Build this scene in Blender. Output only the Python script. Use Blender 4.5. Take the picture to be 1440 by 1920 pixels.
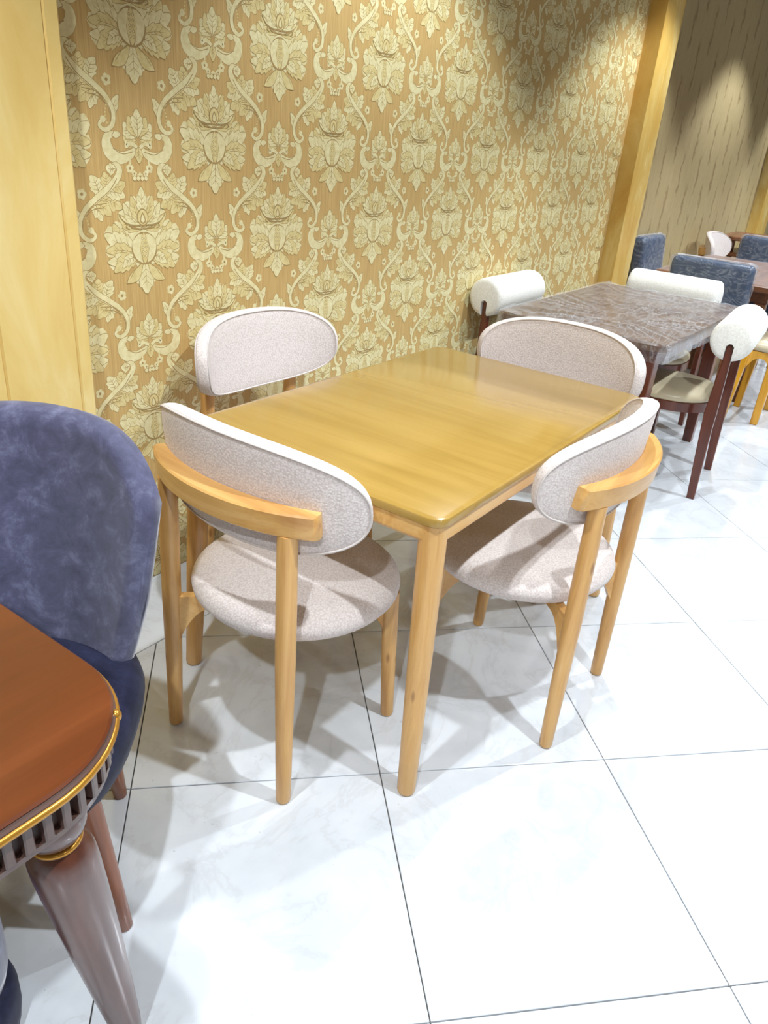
import bpy, bmesh, math, random
from mathutils import Matrix, Vector
random.seed(7)
for o in list(bpy.data.objects):
    bpy.data.objects.remove(o)
SC = bpy.context.scene
COL = SC.collection
PI = math.pi

# ------------------------------------------------------------------ camera
# world: X along the papered wall, Y towards it, Z up; metres
CAM_H = 1.4355
cam_d = bpy.data.cameras.new('camera')
cam = bpy.data.objects.new('camera', cam_d)
COL.objects.link(cam)
cam_d.sensor_fit = 'VERTICAL'
cam_d.sensor_height = 36.0
cam_d.lens = 1428.3 / 1920 * 36.0
cam_d.clip_start = 0.02
yaw, pitch, roll = 0.98151, 0.46157, 0.08661
Fv = Vector((math.sin(yaw) * math.cos(pitch), math.cos(yaw) * math.cos(pitch), -math.sin(pitch)))
R0 = Vector((math.cos(yaw), -math.sin(yaw), 0))
U0 = R0.cross(Fv)
Rv = math.cos(roll) * R0 + math.sin(roll) * U0
Uv = -math.sin(roll) * R0 + math.cos(roll) * U0
cam.matrix_world = Matrix(((Rv.x, Uv.x, -Fv.x, 0), (Rv.y, Uv.y, -Fv.y, 0), (Rv.z, Uv.z, -Fv.z, CAM_H), (0, 0, 0, 1)))
SC.camera = cam

# ------------------------------------------------------------------ world, exposure
w = bpy.data.worlds.new('world')
SC.world = w
w.use_nodes = True
w.node_tree.nodes['Background'].inputs[0].default_value = (0.9, 0.95, 1.0, 1)
w.node_tree.nodes['Background'].inputs[1].default_value = 0.3
SC.view_settings.view_transform = 'Standard'
SC.view_settings.look = 'None'
SC.view_settings.gamma = 1
SC.view_settings.use_curve_mapping = False
SC.view_settings.exposure = 0.38

# ceiling lamps: one row along the wall, one staggered row over the walkway, one further out
CEIL = 2.9
WALL_ROW = [(-2.1, .90), (.28, .87), (2.60, 1.00), (5.0, 1.01), (7.35, 1.02), (9.75, 1.03)]
WALK_ROW = [(-1.06, -.30), (1.32, -.30), (3.68, -.30), (6.04, -.30), (8.40, -.30)]
AISLE_ROW = [(-2.1, -3.0), (.28, -3.0), (2.6, -3.0), (5.0, -3.0), (7.35, -3.0), (9.75, -3.0)]
WALL_ROW_W = 118
WALK_ROW_W = 150
AISLE_ROW_W = 50
LAMP_RGB = (0.85, 0.93, 1.0)

# ------------------------------------------------------------------ helpers
def link(o):
    COL.objects.link(o)
    return o

def tag(o, label=None, cat=None, group=None, kind=None):
    if label: o['label'] = label
    if cat: o['category'] = cat
    if group: o['group'] = group
    if kind: o['kind'] = kind
    return o

def root(name, loc=(0, 0, 0), rz=0.0, label=None, cat=None, group=None):
    o = link(bpy.data.objects.new(name, None))
    o.empty_display_size = 0.1
    o.location = loc
    o.rotation_euler = (0, 0, rz)
    return tag(o, label, cat, group)

def copy_tree(o, parent=None):
    c = o.copy()
    link(c)
    c.parent = parent
    for ch in list(o.children):
        copy_tree(ch, c)
    return c

class MB:
    """collects faces, then builds one mesh object"""
    def __init__(s):
        s.v = []; s.f = []; s.m = []
    def add(s, vs, fs, mi=0):
        b = len(s.v)
        s.v += [tuple(v) for v in vs]
        s.f += [tuple(i + b for i in f) for f in fs]
        s.m += [mi] * len(fs)
        return s
    def box(s, x0, x1, y0, y1, z0, z1, mi=0):
        vs = [(x0, y0, z0), (x1, y0, z0), (x1, y1, z0), (x0, y1, z0), (x0, y0, z1), (x1, y0, z1), (x1, y1, z1), (x0, y1, z1)]
        return s.add(vs, [(3, 2, 1, 0), (4, 5, 6, 7), (0, 1, 5, 4), (1, 2, 6, 5), (2, 3, 7, 6), (3, 0, 4, 7)], mi)
    def rings(s, rings, cap=True, closed=False, mi=0):
        n = len(rings[0]); b = []
        vs = [p for r in rings for p in r]; fs = []
        m = len(rings)
        for i in range(m if closed else m - 1):
            a = i * n; c = ((i + 1) % m) * n
            for k in range(n):
                k2 = (k + 1) % n
                fs.append((a + k, a + k2, c + k2, c + k))
        if cap and not closed:
            fs.append(tuple(range(n - 1, -1, -1)))
            fs.append(tuple((m - 1) * n + k for k in range(n)))
        return s.add(vs, fs, mi)
    def tube(s, path, radii, n=16, closed=False, mi=0, squash=None):
        path = [Vector(p) for p in path]; rs = []
        L = len(path)
        up = None
        for i, p in enumerate(path):
            if closed: t = path[(i + 1) % L] - path[i - 1]
            else: t = path[min(i + 1, L - 1)] - path[max(i - 1, 0)]
            t.normalize()
            if up is None:
                up = Vector((0, 0, 1)) if abs(t.z) < .9 else Vector((1, 0, 0))
            sd = t.cross(up).normalized(); u2 = sd.cross(t).normalized(); up = u2
            r = radii[i] if isinstance(radii, (list, tuple)) else radii
            rs.append([p + sd * (r * math.cos(2 * PI * k / n)) + u2 * (r * math.sin(2 * PI * k / n)) for k in range(n)])
        return s.rings(rs, closed=closed, mi=mi)
    def lathe(s, prof, n=40, c=(0, 0, 0), mi=0):
        rs = [[(c[0] + r * math.cos(2 * PI * k / n), c[1] + r * math.sin(2 * PI * k / n), c[2] + z) for k in range(n)] for r, z in prof]
        return s.rings(rs, mi=mi)
    def prism(s, poly, z0, z1, mi=0):
        """2D polygon in XY extruded in Z"""
        return s.rings([[(x, y, z0) for x, y in poly], [(x, y, z1) for x, y in poly]], mi=mi)
    def build(s, name, mat, parent=None, smooth=False, angle=None, bevel=0, segs=2, recalc=True):
        me = bpy.data.meshes.new(name)
        me.from_pydata(s.v, [], s.f)
        for m in (mat if isinstance(mat, (list, tuple)) else [mat]):
            me.materials.append(m)
        if any(s.m): me.polygons.foreach_set('material_index', s.m)
        if recalc or bevel:
            bm = bmesh.new(); bm.from_mesh(me)
            if recalc: bmesh.ops.recalc_face_normals(bm, faces=bm.faces)
            if bevel:
                ed = [e for e in bm.edges if len(e.link_faces) == 2 and e.calc_face_angle(0) > 0.5]
                bmesh.ops.bevel(bm, geom=ed, offset=bevel, segments=segs, affect='EDGES', profile=0.5, clamp_overlap=True)
            bm.to_mesh(me); bm.free()
        if smooth:
            me.polygons.foreach_set('use_smooth', [True] * len(me.polygons))
            if angle: me.set_sharp_from_angle(angle=math.radians(angle))
        o = link(bpy.data.objects.new(name, me))
        if parent: o.parent = parent
        return o

def rrect(x0, x1, y0, y1, r, n=8):
    """rounded rectangle outline, counter clockwise"""
    pts = []
    for cx, cy, a in ((x1 - r, y0 + r, -PI / 2), (x1 - r, y1 - r, 0), (x0 + r, y1 - r, PI / 2), (x0 + r, y0 + r, PI)):
        for k in range(n + 1):
            t = a + PI / 2 * k / n
            pts.append((cx + r * math.cos(t), cy + r * math.sin(t)))
    return pts

def slab(poly_fn, levels):
    """stack of outlines; levels = [(inset, z)...]; poly_fn(inset) -> outline"""
    m = MB()
    m.rings([[(x, y, z) for x, y in poly_fn(i)] for i, z in levels])
    return m

# ------------------------------------------------------------------ materials
def s2l(c):
    return tuple((x / 255 / 12.92) if x / 255 <= 0.04045 else ((x / 255 + 0.055) / 1.055) ** 2.4 for x in c)

class NT:
    def __init__(s, name):
        s.mat = bpy.data.materials.new(name); s.mat.use_nodes = True
        s.t = s.mat.node_tree; s.b = s.t.nodes['Principled BSDF']; s.out = s.t.nodes['Material Output']
    def n(s, typ, **kw):
        nd = s.t.nodes.new(typ)
        for k, v in kw.items():
            if k.startswith('i_'):
                key = k[2:].replace('_', ' ')
                nd.inputs[key].default_value = v
            else: setattr(nd, k, v)
        return nd
    def l(s, a, b): s.t.links.new(a, b)
    def coords(s, scale=(1, 1, 1), kind='Object', rnd=False):
        tc = s.n('ShaderNodeTexCoord'); mp = s.n('ShaderNodeMapping')
        mp.inputs['Scale'].default_value = scale
        if rnd:
            oi = s.n('ShaderNodeObjectInfo'); mu = s.n('ShaderNodeVectorMath', operation='MULTIPLY_ADD')
            cb = s.n('ShaderNodeCombineXYZ')
            for k, f in enumerate((17.3, 9.1, 5.7)):
                mt = s.n('ShaderNodeMath', operation='MULTIPLY'); mt.inputs[1].default_value = f
                s.l(oi.outputs['Random'], mt.inputs[0]); s.l(mt.outputs[0], cb.inputs[k])
            ad = s.n('ShaderNodeVectorMath', operation='ADD')
            s.l(tc.outputs[kind], ad.inputs[0]); s.l(cb.outputs[0], ad.inputs[1]); s.l(ad.outputs[0], mp.inputs[0])
        else:
            s.l(tc.outputs[kind], mp.inputs[0])
        return mp.outputs[0]
    def noise(s, vec, scale=5, detail=4, rough=.5, dist=0):
        n = s.n('ShaderNodeTexNoise'); n.inputs['Scale'].default_value = scale; n.inputs['Detail'].default_value = detail
        n.inputs['Roughness'].default_value = rough; n.inputs['Distortion'].default_value = dist
        s.l(vec, n.inputs['Vector']); return n.outputs['Fac']
    def ramp(s, fac, stops):
        r = s.n('ShaderNodeValToRGB'); e = r.color_ramp.elements
        while len(e) < len(stops): e.new(0.5)
        for el, (p, c) in zip(e, stops):
            el.position = p; el.color = (*c[:3], 1) if len(c) > 1 else (c[0], c[0], c[0], 1)
        s.l(fac, r.inputs[0]); return r.outputs[0]
    def mix(s, fac, a, b, blend='MIX'):
        m = s.n('ShaderNodeMix', data_type='RGBA', blend_type=blend)
        for sock, val in ((m.inputs[0], fac), (m.inputs[6], a), (m.inputs[7], b)):
            if hasattr(val, 'is_linked') or hasattr(val, 'links'): s.l(val, sock)
            elif isinstance(val, (int, float)): sock.default_value = val
            else: sock.default_value = (*val[:3], 1)
        return m.outputs[2]
    def math(s, op, a, b=None, c=None):
        m = s.n('ShaderNodeMath', operation=op)
        for k, v in enumerate((a, b, c)):
            if v is None: continue
            if isinstance(v, (int, float)): m.inputs[k].default_value = v
            else: s.l(v, m.inputs[k])
        return m.outputs[0]
    def bump(s, h, strength=.3, dist=.002):
        b = s.n('ShaderNodeBump'); b.inputs['Strength'].default_value = strength; b.inputs['Distance'].default_value = dist
        s.l(h, b.inputs['Height']); s.l(b.outputs[0], s.b.inputs['Normal']); return b
    def col(s, c):
        if hasattr(c, 'links'): s.l(c, s.b.inputs['Base Color'])
        else: s.b.inputs['Base Color'].default_value = (*c[:3], 1)
    def set(s, rough=.5, spec=.5, metal=0, coat=0, coat_rough=.05, sheen=0):
        i = s.b.inputs
        i['Roughness'].default_value = rough; i['Specular IOR Level'].default_value = spec; i['Metallic'].default_value = metal
        i['Coat Weight'].default_value = coat; i['Coat Roughness'].default_value = coat_rough; i['Sheen Weight'].default_value = sheen
        return s

def wood(name, dark, mid, light, axis='z', rough=.35, coat=.3, grain=1.0, knots=False):
    t = NT(name).set(rough=rough, coat=coat, coat_rough=.12)
    sc = {'x': (1.2, 14, 14), 'y': (14, 1.2, 14), 'z': (14, 14, 1.2)}[axis]
    v = t.coords(tuple(a * grain for a in sc), rnd=True)
    n1 = t.noise(v, 1.6, 5, .6, .6)
    c = t.ramp(n1, [(.28, s2l(dark)), (.5, s2l(mid)), (.72, s2l(light))])
    fs = {'x': (6, 160, 160), 'y': (160, 6, 160), 'z': (160, 160, 6)}[axis]
    n2 = t.noise(t.coords(fs, rnd=True), 1.0, 2, .5)
    c = t.mix(t.math('MULTIPLY', t.ramp(n2, [(.45, (0,)), (.75, (1,))]), .22), c, s2l(dark))
    if knots:
        vo = t.n('ShaderNodeTexVoronoi'); vo.inputs['Scale'].default_value = 1.0
        t.l(t.coords((14, 14, 4.5), rnd=True), vo.inputs['Vector'])
        k = t.ramp(vo.outputs['Distance'], [(.06, (1,)), (.11, (0,))])
        c = t.mix(t.math('MULTIPLY', k, .65), c, s2l((120, 66, 22)))
    t.col(c)
    return t.mat

def plain(name, rgb, rough=.5, spec=.5, metal=0, coat=0, var=.08, vscale=8):
    t = NT(name).set(rough=rough, spec=spec, metal=metal, coat=coat)
    n = t.noise(t.coords(), vscale, 4, .55)
    a = s2l(rgb)
    t.col(t.ramp(n, [(.3, tuple(x * (1 - var) for x in a)), (.7, tuple(min(1, x * (1 + var)) for x in a))]))
    return t.mat

def fabric(name, c1, c2, scale=250, strength=.3, rough=.95, dist=.0015):
    t = NT(name).set(rough=rough, spec=.15, sheen=.15)
    v = t.coords()
    vo = t.n('ShaderNodeTexVoronoi'); vo.inputs['Scale'].default_value = scale; vo.inputs['Randomness'].default_value = 1.0
    t.l(v, vo.inputs['Vector'])
    big = t.noise(v, 9, 3, .5)
    c = t.ramp(vo.outputs['Distance'], [(.12, s2l(c1)), (.75, s2l(c2))])
    t.col(t.mix(t.math('MULTIPLY', big, .25), c, s2l(c2)))
    inv = t.math('SUBTRACT', 1.0, vo.outputs['Distance'])
    t.bump(inv, strength, dist)
    return t.mat

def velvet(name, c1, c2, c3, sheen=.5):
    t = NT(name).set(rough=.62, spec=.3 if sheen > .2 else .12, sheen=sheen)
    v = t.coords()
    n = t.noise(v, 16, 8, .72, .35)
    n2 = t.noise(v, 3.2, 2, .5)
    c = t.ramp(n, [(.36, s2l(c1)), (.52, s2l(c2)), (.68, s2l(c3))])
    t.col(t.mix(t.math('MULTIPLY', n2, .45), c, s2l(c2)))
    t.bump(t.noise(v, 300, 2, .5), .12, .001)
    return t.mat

def film(name, amount=.5, scale=7, stretch=(1, 1, 1)):
    """clear stretch film: mostly transparent, glossy, milky along its creases"""
    t = NT(name)
    v = t.coords(stretch)
    n = t.noise(v, scale, 6, .65, 1.6)
    crease = t.math('ABSOLUTE', t.math('SUBTRACT', n, .5))
    cr = t.ramp(crease, [(.0, (1,)), (.02, (.3,)), (.08, (0,))])
    tr = t.n('ShaderNodeBsdfTransparent')
    t.set(rough=.07, spec=1.0); t.col((.86, .88, .92))
    b = t.bump(n, .9, .012)
    lw = t.n('ShaderNodeLayerWeight'); lw.inputs['Blend'].default_value = .25
    fac = t.math('ADD', t.math('MULTIPLY', cr, amount * .55), t.math('MULTIPLY_ADD', lw.outputs['Fresnel'], .25, .04))
    mx = t.n('ShaderNodeMixShader')
    t.l(t.math('MINIMUM', fac, .6), mx.inputs[0]); t.l(tr.outputs[0], mx.inputs[1]); t.l(t.b.outputs[0], mx.inputs[2])
    t.l(mx.outputs[0], t.out.inputs[0])
    return t.mat

M = {}
M['pine'] = wood('pale_pine', (188, 134, 70), (214, 164, 96), (228, 184, 118), 'z', .38, .25, 1.0, knots=True)
M['pine_x'] = wood('pale_pine_lengthwise', (190, 134, 70), (214, 164, 94), (228, 184, 118), 'x', .38, .25, .8, knots=False)
M['oak_top'] = wood('honey_oak_veneer', (152, 119, 54), (166, 132, 64), (176, 142, 75), 'y', .2, .45, .5)
M['beige'] = fabric('beige_weave', (232, 222, 217), (206, 193, 187), 215, .4)
M['beige_seam'] = plain('beige_piping', (206, 196, 190), .9, .1)
M['cream'] = fabric('cream_boucle', (246, 244, 238), (228, 224, 214), 160, .25)
M['taupe_seat'] = plain('taupe_leatherette', (196, 182, 152), .35, .4)
M['velvet'] = velvet('navy_velvet', (52, 52, 74), (76, 75, 102), (116, 117, 143))
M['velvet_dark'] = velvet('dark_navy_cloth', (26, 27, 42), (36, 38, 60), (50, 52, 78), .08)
M['navy'] = plain('navy_leatherette', (58, 74, 100), .35, .5)
M['mahog_top'] = wood('red_brown_veneer', (80, 36, 13), (98, 46, 18), (112, 56, 25), 'x', .3, .35, .45)
M['walnut'] = wood('walnut_stain', (70, 36, 24), (92, 50, 34), (112, 66, 46), 'z', .3, .4, .8)
M['dark_edge'] = plain('dark_brown_lacquer', (92, 68, 60), .3, .5, coat=.3)
M['groove'] = plain('chocolate_lacquer', (58, 34, 26), .4, .4)
M['gold'] = plain('gold_paint', (188, 134, 50), .28, .5, metal=.6)
M['teak'] = wood('teak_leg', (116, 60, 26), (142, 78, 38), (164, 98, 54), 'z', .35, .3, .9)
M['mahogany'] = wood('mahogany', (70, 28, 16), (96, 42, 24), (118, 58, 36), 'z', .3, .4, .9)
M['table_brown'] = wood('brown_veneer', (74, 50, 34), (96, 68, 46), (112, 82, 56), 'y', .3, .3, .5)
M['yellow_wood'] = wood('amber_wood', (196, 132, 22), (218, 158, 38), (232, 178, 60), 'z', .35, .3, .9)
M['film'] = film('stretch_film', .4, 3, (2.2, 7, 2))
M['film_chair'] = film('stretch_film_chair', .42, 9, (1, 1, 2))
M['white_plastic'] = plain('white_enamel', (235, 235, 232), .4, .5)
M['far_wood'] = wood('far_brown_wood', (100, 60, 34), (124, 78, 48), (146, 98, 64), 'x', .4, .2)

def tile_mat():
    t = NT('white_polished_tile').set(rough=.13, spec=.5)
    v = t.coords((1, 1, 1), rnd=True)
    n = t.noise(v, 3.5, 7, .62, 1.2)
    vein = t.ramp(t.math('ABSOLUTE', t.math('SUBTRACT', n, .5)), [(0, (1,)), (.03, (.2,)), (.1, (0,))])
    cloud = t.noise(v, 5, 4, .6)
    c = t.ramp(cloud, [(.3, s2l((204, 208, 213))), (.7, s2l((219, 222, 226)))])
    c = t.mix(t.math('MULTIPLY', vein, .16), c, s2l((150, 146, 140)))
    sp = t.ramp(t.noise(t.coords((1, 1, 1), rnd=True), 60, 2, .5), [(.74, (0,)), (.78, (1,))])
    t.col(t.mix(t.math('MULTIPLY', sp, .25), c, s2l((110, 100, 90))))
    return t.mat
M['tile'] = tile_mat()
M['grout'] = plain('grey_grout', (92, 88, 82), .9, .1)
M['ceiling'] = plain('ceiling_paint', (120, 98, 68), .9, .2, var=.02)
M['plain_wall'] = plain('cream_wall_paint', (140, 122, 92), .8, .2, var=.03)

def paper_mat(name, a, b, c):
    t = NT(name).set(rough=.5, spec=.4)
    n = t.noise(t.coords((220, 1, 7)), 1.0, 3, .6)
    n2 = t.noise(t.coords(), 2.2, 3, .5)
    cc = t.ramp(n, [(.3, s2l(a)), (.5, s2l(b)), (.72, s2l(c))])
    t.col(t.mix(t.math('MULTIPLY', n2, .2), cc, s2l(a)))
    t.bump(n, .15, .001)
    return t.mat
M['paper'] = paper_mat('tan_wallpaper', (184, 150, 94), (197, 164, 104), (208, 177, 118))

def print_mat(name, a, b, rough=.38):
    t = NT(name).set(rough=rough, spec=.6)
    n = t.noise(t.coords((60, 1, 60)), 1.0, 3, .6)
    t.col(t.ramp(n, [(.3, s2l(a)), (.7, s2l(b))]))
    return t.mat
M['dm_cream'] = print_mat('damask_cream', (214, 200, 146), (232, 222, 176))
M['dm_gold'] = print_mat('damask_pale_gold', (206, 186, 124), (224, 208, 152))
M['dm_line'] = print_mat('damask_line', (158, 130, 78), (172, 144, 92), .5)

def taupe_paper():
    t = NT('taupe_wallpaper').set(rough=.5, spec=.4)
    tc = t.n('ShaderNodeTexCoord'); sp = t.n('ShaderNodeSeparateXYZ'); t.l(tc.outputs['Object'], sp.inputs[0])
    wob = t.noise(t.coords((1, 1, 1)), 11, 3, .6)
    x = t.math('ADD', sp.outputs[0], t.math('MULTIPLY', t.math('SUBTRACT', wob, .5), .16))
    fr = t.math('FRACT', t.math('MULTIPLY', x, 1 / .235))
    d = t.math('ABSOLUTE', t.math('SUBTRACT', fr, .5))
    line = t.ramp(d, [(.02, (1,)), (.11, (0,))])
    col = t.math('FLOOR', t.math('MULTIPLY', x, 1 / .235))
    zz = t.math('FRACT', t.math('ADD', t.math('MULTIPLY', sp.outputs[2], 1 / .46), t.math('MULTIPLY', col, .5)))
    dash = t.ramp(zz, [(.0, (0,)), (.12, (1,)), (.6, (1,)), (.75, (0,))])
    m = t.math('MULTIPLY', t.math('MULTIPLY', line, dash), .55)
    n = t.noise(t.coords((120, 1, 5)), 1.0, 3, .6)
    base = t.ramp(n, [(.3, s2l((166, 146, 104))), (.7, s2l((188, 168, 126)))])
    t.col(t.mix(m, base, s2l((112, 84, 46))))
    return t.mat
M['paper2'] = taupe_paper()

def marble_mat(name, a, b, c):
    t = NT(name).set(rough=.32, spec=.4, coat=.1)
    v = t.coords((1, 1, .45))
    n = t.noise(v, 4.5, 6, .62, .8)
    cc = t.ramp(n, [(.3, s2l(a)), (.5, s2l(b)), (.7, s2l(c))])
    t.col(cc)
    return t.mat
M['pilaster'] = marble_mat('honey_marble_panel', (220, 184, 106), (229, 199, 126), (236, 212, 148))
M['pilaster_gold'] = marble_mat('golden_marble_panel', (208, 160, 76), (220, 182, 100), (234, 208, 140))

def emit(name, rgb, st):
    t = NT(name)
    t.b.inputs['Base Color'].default_value = (1, 1, 1, 1)
    t.b.inputs['Emission Color'].default_value = (*rgb, 1)
    t.b.inputs['Emission Strength'].default_value = st
    return t.mat
M['lamp'] = emit('lamp_lens', LAMP_RGB, 25)

# ------------------------------------------------------------------ room shell
D = 1.8853                     # wall distance
XL, XR, YN = -4.0, 13.0, -6.5
WALLH = CEIL
def struct(mb, name, mat, **kw):
    o = mb.build(name, mat, **kw)
    o['kind'] = 'structure'
    return o
floor = struct(MB().box(XL, XR, YN, D + .1, -.12, -.006), 'floor', M['grout'])
struct(MB().box(XL, XR, YN, D + .1, CEIL, CEIL + .1), 'ceiling', M['ceiling'])
wall_back = struct(MB().box(XL, 5.3, D, D + .1, -.006, CEIL), 'wall_back', M['paper'])
wall_far = struct(MB().box(5.3, XR, D, D + .1, -.006, CEIL), 'wall_back_far', M['paper2'])
struct(MB().box(XR, XR + .1, YN, D + .1, -.006, CEIL), 'wall_right', M['plain_wall'])
struct(MB().box(XL - .1, XL, YN, D + .1, -.006, CEIL), 'wall_left', M['plain_wall'])
struct(MB().box(XL, XR, YN - .1, YN, -.006, CEIL), 'wall_front', M['plain_wall'])

# pilasters
def pilaster(name, x0, x1, depth, mat, label, grooves=()):
    y0 = D - depth
    m = MB()
    cuts = [x0] + [g for g in grooves] + [x1]
    gw = .004
    poly = [(x0, D), (x0, y0)]
    for g in grooves:
        poly += [(g - gw, y0), (g, y0 + .006), (g + gw, y0)]
    poly += [(x1 - .006, y0), (x1, y0 + .006), (x1, D)]
    m.prism(poly, 0.0, CEIL)
    o = struct(m, name, mat)
    o['label'] = label
    return o
pilaster('trim_1', .45, 1.186, .12, M['pilaster'], 'honey coloured marble pilaster at the left edge of the picture', (.905, .945, 1.145))
pilaster('trim_2', 5.135, 5.45, .10, M['pilaster_gold'], 'golden marble pilaster between the damask wall and the taupe wall', (5.32,))
pilaster('trim_3', 9.28, 9.75, .10, M['pilaster_gold'], 'far golden marble pilaster beyond the taupe wall')

# floor tiles, laid at 45 degrees with a border course along the wall
TS = .6; TU, TV = 1.20587, .74943
BORD = 1.58
GAP = .0028
def clip(poly, side):
    """clip by half plane a*x+b*y<=c"""
    a, b, c = side; out = []
    for i in range(len(poly)):
        p, q = poly[i], poly[(i + 1) % len(poly)]
        dp = a * p[0] + b * p[1] - c; dq = a * q[0] + b * q[1] - c
        if dp <= 0: out.append(p)
        if (dp < 0 < dq) or (dq < 0 < dp):
            t = dp / (dp - dq); out.append((p[0] + t * (q[0] - p[0]), p[1] + t * (q[1] - p[1])))
    return out
c45 = math.cos(PI / 4)
hs = TS / 2 - GAP / 2
full = [(-hs, -hs), (hs, -hs), (hs, hs), (-hs, hs)]
def tile_mesh(poly):
    m = MB()
    n = len(poly); cx = sum(p[0] for p in poly) / n; cy = sum(p[1] for p in poly) / n
    def ins(p, d):
        L = math.hypot(p[0] - cx, p[1] - cy); return (p[0] - (p[0] - cx) / L * d, p[1] - (p[1] - cy) / L * d)
    m.rings([[(x, y, -.006) for x, y in poly], [(x, y, -.0012) for x, y in poly], [(*ins(p, .0016), 0) for p in poly]])
    return m
proto = None
cells = []
for i in range(-26, 27):
    for j in range(-26, 27):
        u, v = (i + .5) * TS, (j + .5) * TS
        # tile axes: e1 = (cos -45, sin -45), e2 = (sin 45, cos 45)
        cx = TU + u * c45 + v * c45; cy = TV - u * c45 + v * c45
        if cx < XL - .5 or cx > XR + .5 or cy < YN - .5 or cy > BORD + .45: continue
        cells.append((math.hypot(cx - 2.2, (cy - .4) * 1.3), cx, cy))
cells.sort()
rest = MB(); placed = 0
limits = [(0, 1, BORD - GAP / 2), (1, 0, XR), (-1, 0, -XL), (0, -1, -YN)]
for d, cx, cy in cells:
    world = [(cx + x * c45 + y * c45, cy - x * c45 + y * c45) for x, y in full]
    cl = world
    for s in limits: cl = clip(cl, s)
    if len(cl) < 3: continue
    whole = len(cl) == 4 and all(abs(a[0] - b[0]) < 1e-6 and abs(a[1] - b[1]) < 1e-6 for a, b in zip(cl, world))
    if placed < 240:
        placed += 1
        if whole:
            if proto is None:
                proto = tile_mesh(full).build('tile', M['tile'], floor); o = proto
            else:
                o = proto.copy(); link(o); o.parent = floor
            o.location = (cx, cy, 0); o.rotation_euler = (0, 0, -PI / 4)
        else:
            loc = [(x - cx, y - cy) for x, y in cl]
            o = tile_mesh(loc).build('tile', M['tile'], floor); o.location = (cx, cy, 0)
    else:
        t = tile_mesh(cl); rest.add(t.v, t.f)
o = rest.build('tile_field', M['tile'], floor); o['kind'] = 'stuff'
bproto = None
x = XL + .25
while x < XR:
    x1 = min(x + TS, XR)
    o = tile_mesh([(0, 0), (x1 - x - GAP, 0), (x1 - x - GAP, D - BORD - GAP), (0, D - BORD - GAP)]).build('border_tile', M['tile'], floor)
    o.location = (x, BORD + GAP / 2, 0)
    x = x1

# ------------------------------------------------------------------ damask print on the wall
PC, Q, MH = .27589, .54086, .28856
X0D, Z0D = 1.4687, 1.4982

def bez(pts, n=10):
    """Catmull-Rom through points"""
    P = [Vector((*p, 0)) for p in pts]; out = []
    for i in range(len(P) - 1):
        p0 = P[max(i - 1, 0)]; p1 = P[i]; p2 = P[i + 1]; p3 = P[min(i + 2, len(P) - 1)]
        for k in range(n):
            t = k / n
            out.append(.5 * ((2 * p1) + (p2 - p0) * t + (2 * p0 - 5 * p1 + 4 * p2 - p3) * t * t + (3 * p1 - p0 - 3 * p2 + p3) * t ** 3))
    out.append(P[-1])
    return [(p.x, p.y) for p in out]

def ribbon(path, wfun):
    n = len(path); L = []; Rr = []
    for i, p in enumerate(path):
        a = path[max(i - 1, 0)]; b = path[min(i + 1, n - 1)]
        dx, dy = b[0] - a[0], b[1] - a[1]; l = math.hypot(dx, dy) or 1
        nx, ny = -dy / l, dx / l; w_ = wfun(i / (n - 1))
        L.append((p[0] + nx * w_, p[1] + ny * w_)); Rr.append((p[0] - nx * w_, p[1] - ny * w_))
    return L + Rr[::-1]

def leaf_polys(base, tip, w, lobes=4, bend=0.0, fill=0, veins=True, grow=.0016, notch=.3, peak=.5):
    bx_, by_ = base; tx, ty = tip
    dx, dy = tx - bx_, ty - by_; L = math.hypot(dx, dy); ux, uy = dx / L, dy / L; nx, ny = -uy, ux
    def sp(t):
        b = bend * L * 4 * t * (1 - t)
        return (bx_ + dx * t + nx * b, by_ + dy * t + ny * b)
    def outline(g):
        pts = []; S = max(lobes, 3) * 4
        for side in (1, -1):
            seq = []
            for k in range(S + 1):
                t = k / S
                env = (t ** (peak / (1 - peak)) if peak < .5 else t) if False else math.sin(PI * min(1, t) ** (math.log(.5) / math.log(peak)))
                ph = (t * lobes) % 1.0
                if k == S: ph = 0
                saw = 1 - notch * (1 - ph) if lobes > 0 else 1
                wd = w * max(env, 0) * saw + g
                tt = min(1, t + .04 * ph) * (1 + g / L) - g / L * .5
                p = sp(min(tt, 1 + g / L))
                seq.append((p[0] + nx * side * wd, p[1] + ny * side * wd))
            pts.append(seq)
        e = sp(1 + g / L * 1.5)
        return pts[0] + [e] + pts[1][::-1]
    res = [(2, outline(grow)), (fill, outline(0))]
    if veins:
        path = [sp(.04 + .74 * k / 8) for k in range(9)]
        res.append((3, ribbon(path, lambda t: .0011 * (1 - .7 * t))))
        for t in (.28, .46, .62)[:max(1, lobes - 1)]:
            p = sp(t)
            for sd in (1, -1):
                q = (p[0] + ux * L * .14 + nx * sd * w * .5, p[1] + uy * L * .14 + ny * sd * w * .5)
                res.append((3, ribbon([p, q], lambda t: .0008 * (1 - .6 * t))))
    return res

def mirror(polys):
    return [(k, [(-x, y) for x, y in reversed(p)]) for k, p in polys]

def ellipse(cx, cy, rx, ry, n=14):
    return [(cx + rx * math.cos(2 * PI * k / n), cy + ry * math.sin(2 * PI * k / n)) for k in range(n)]

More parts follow.
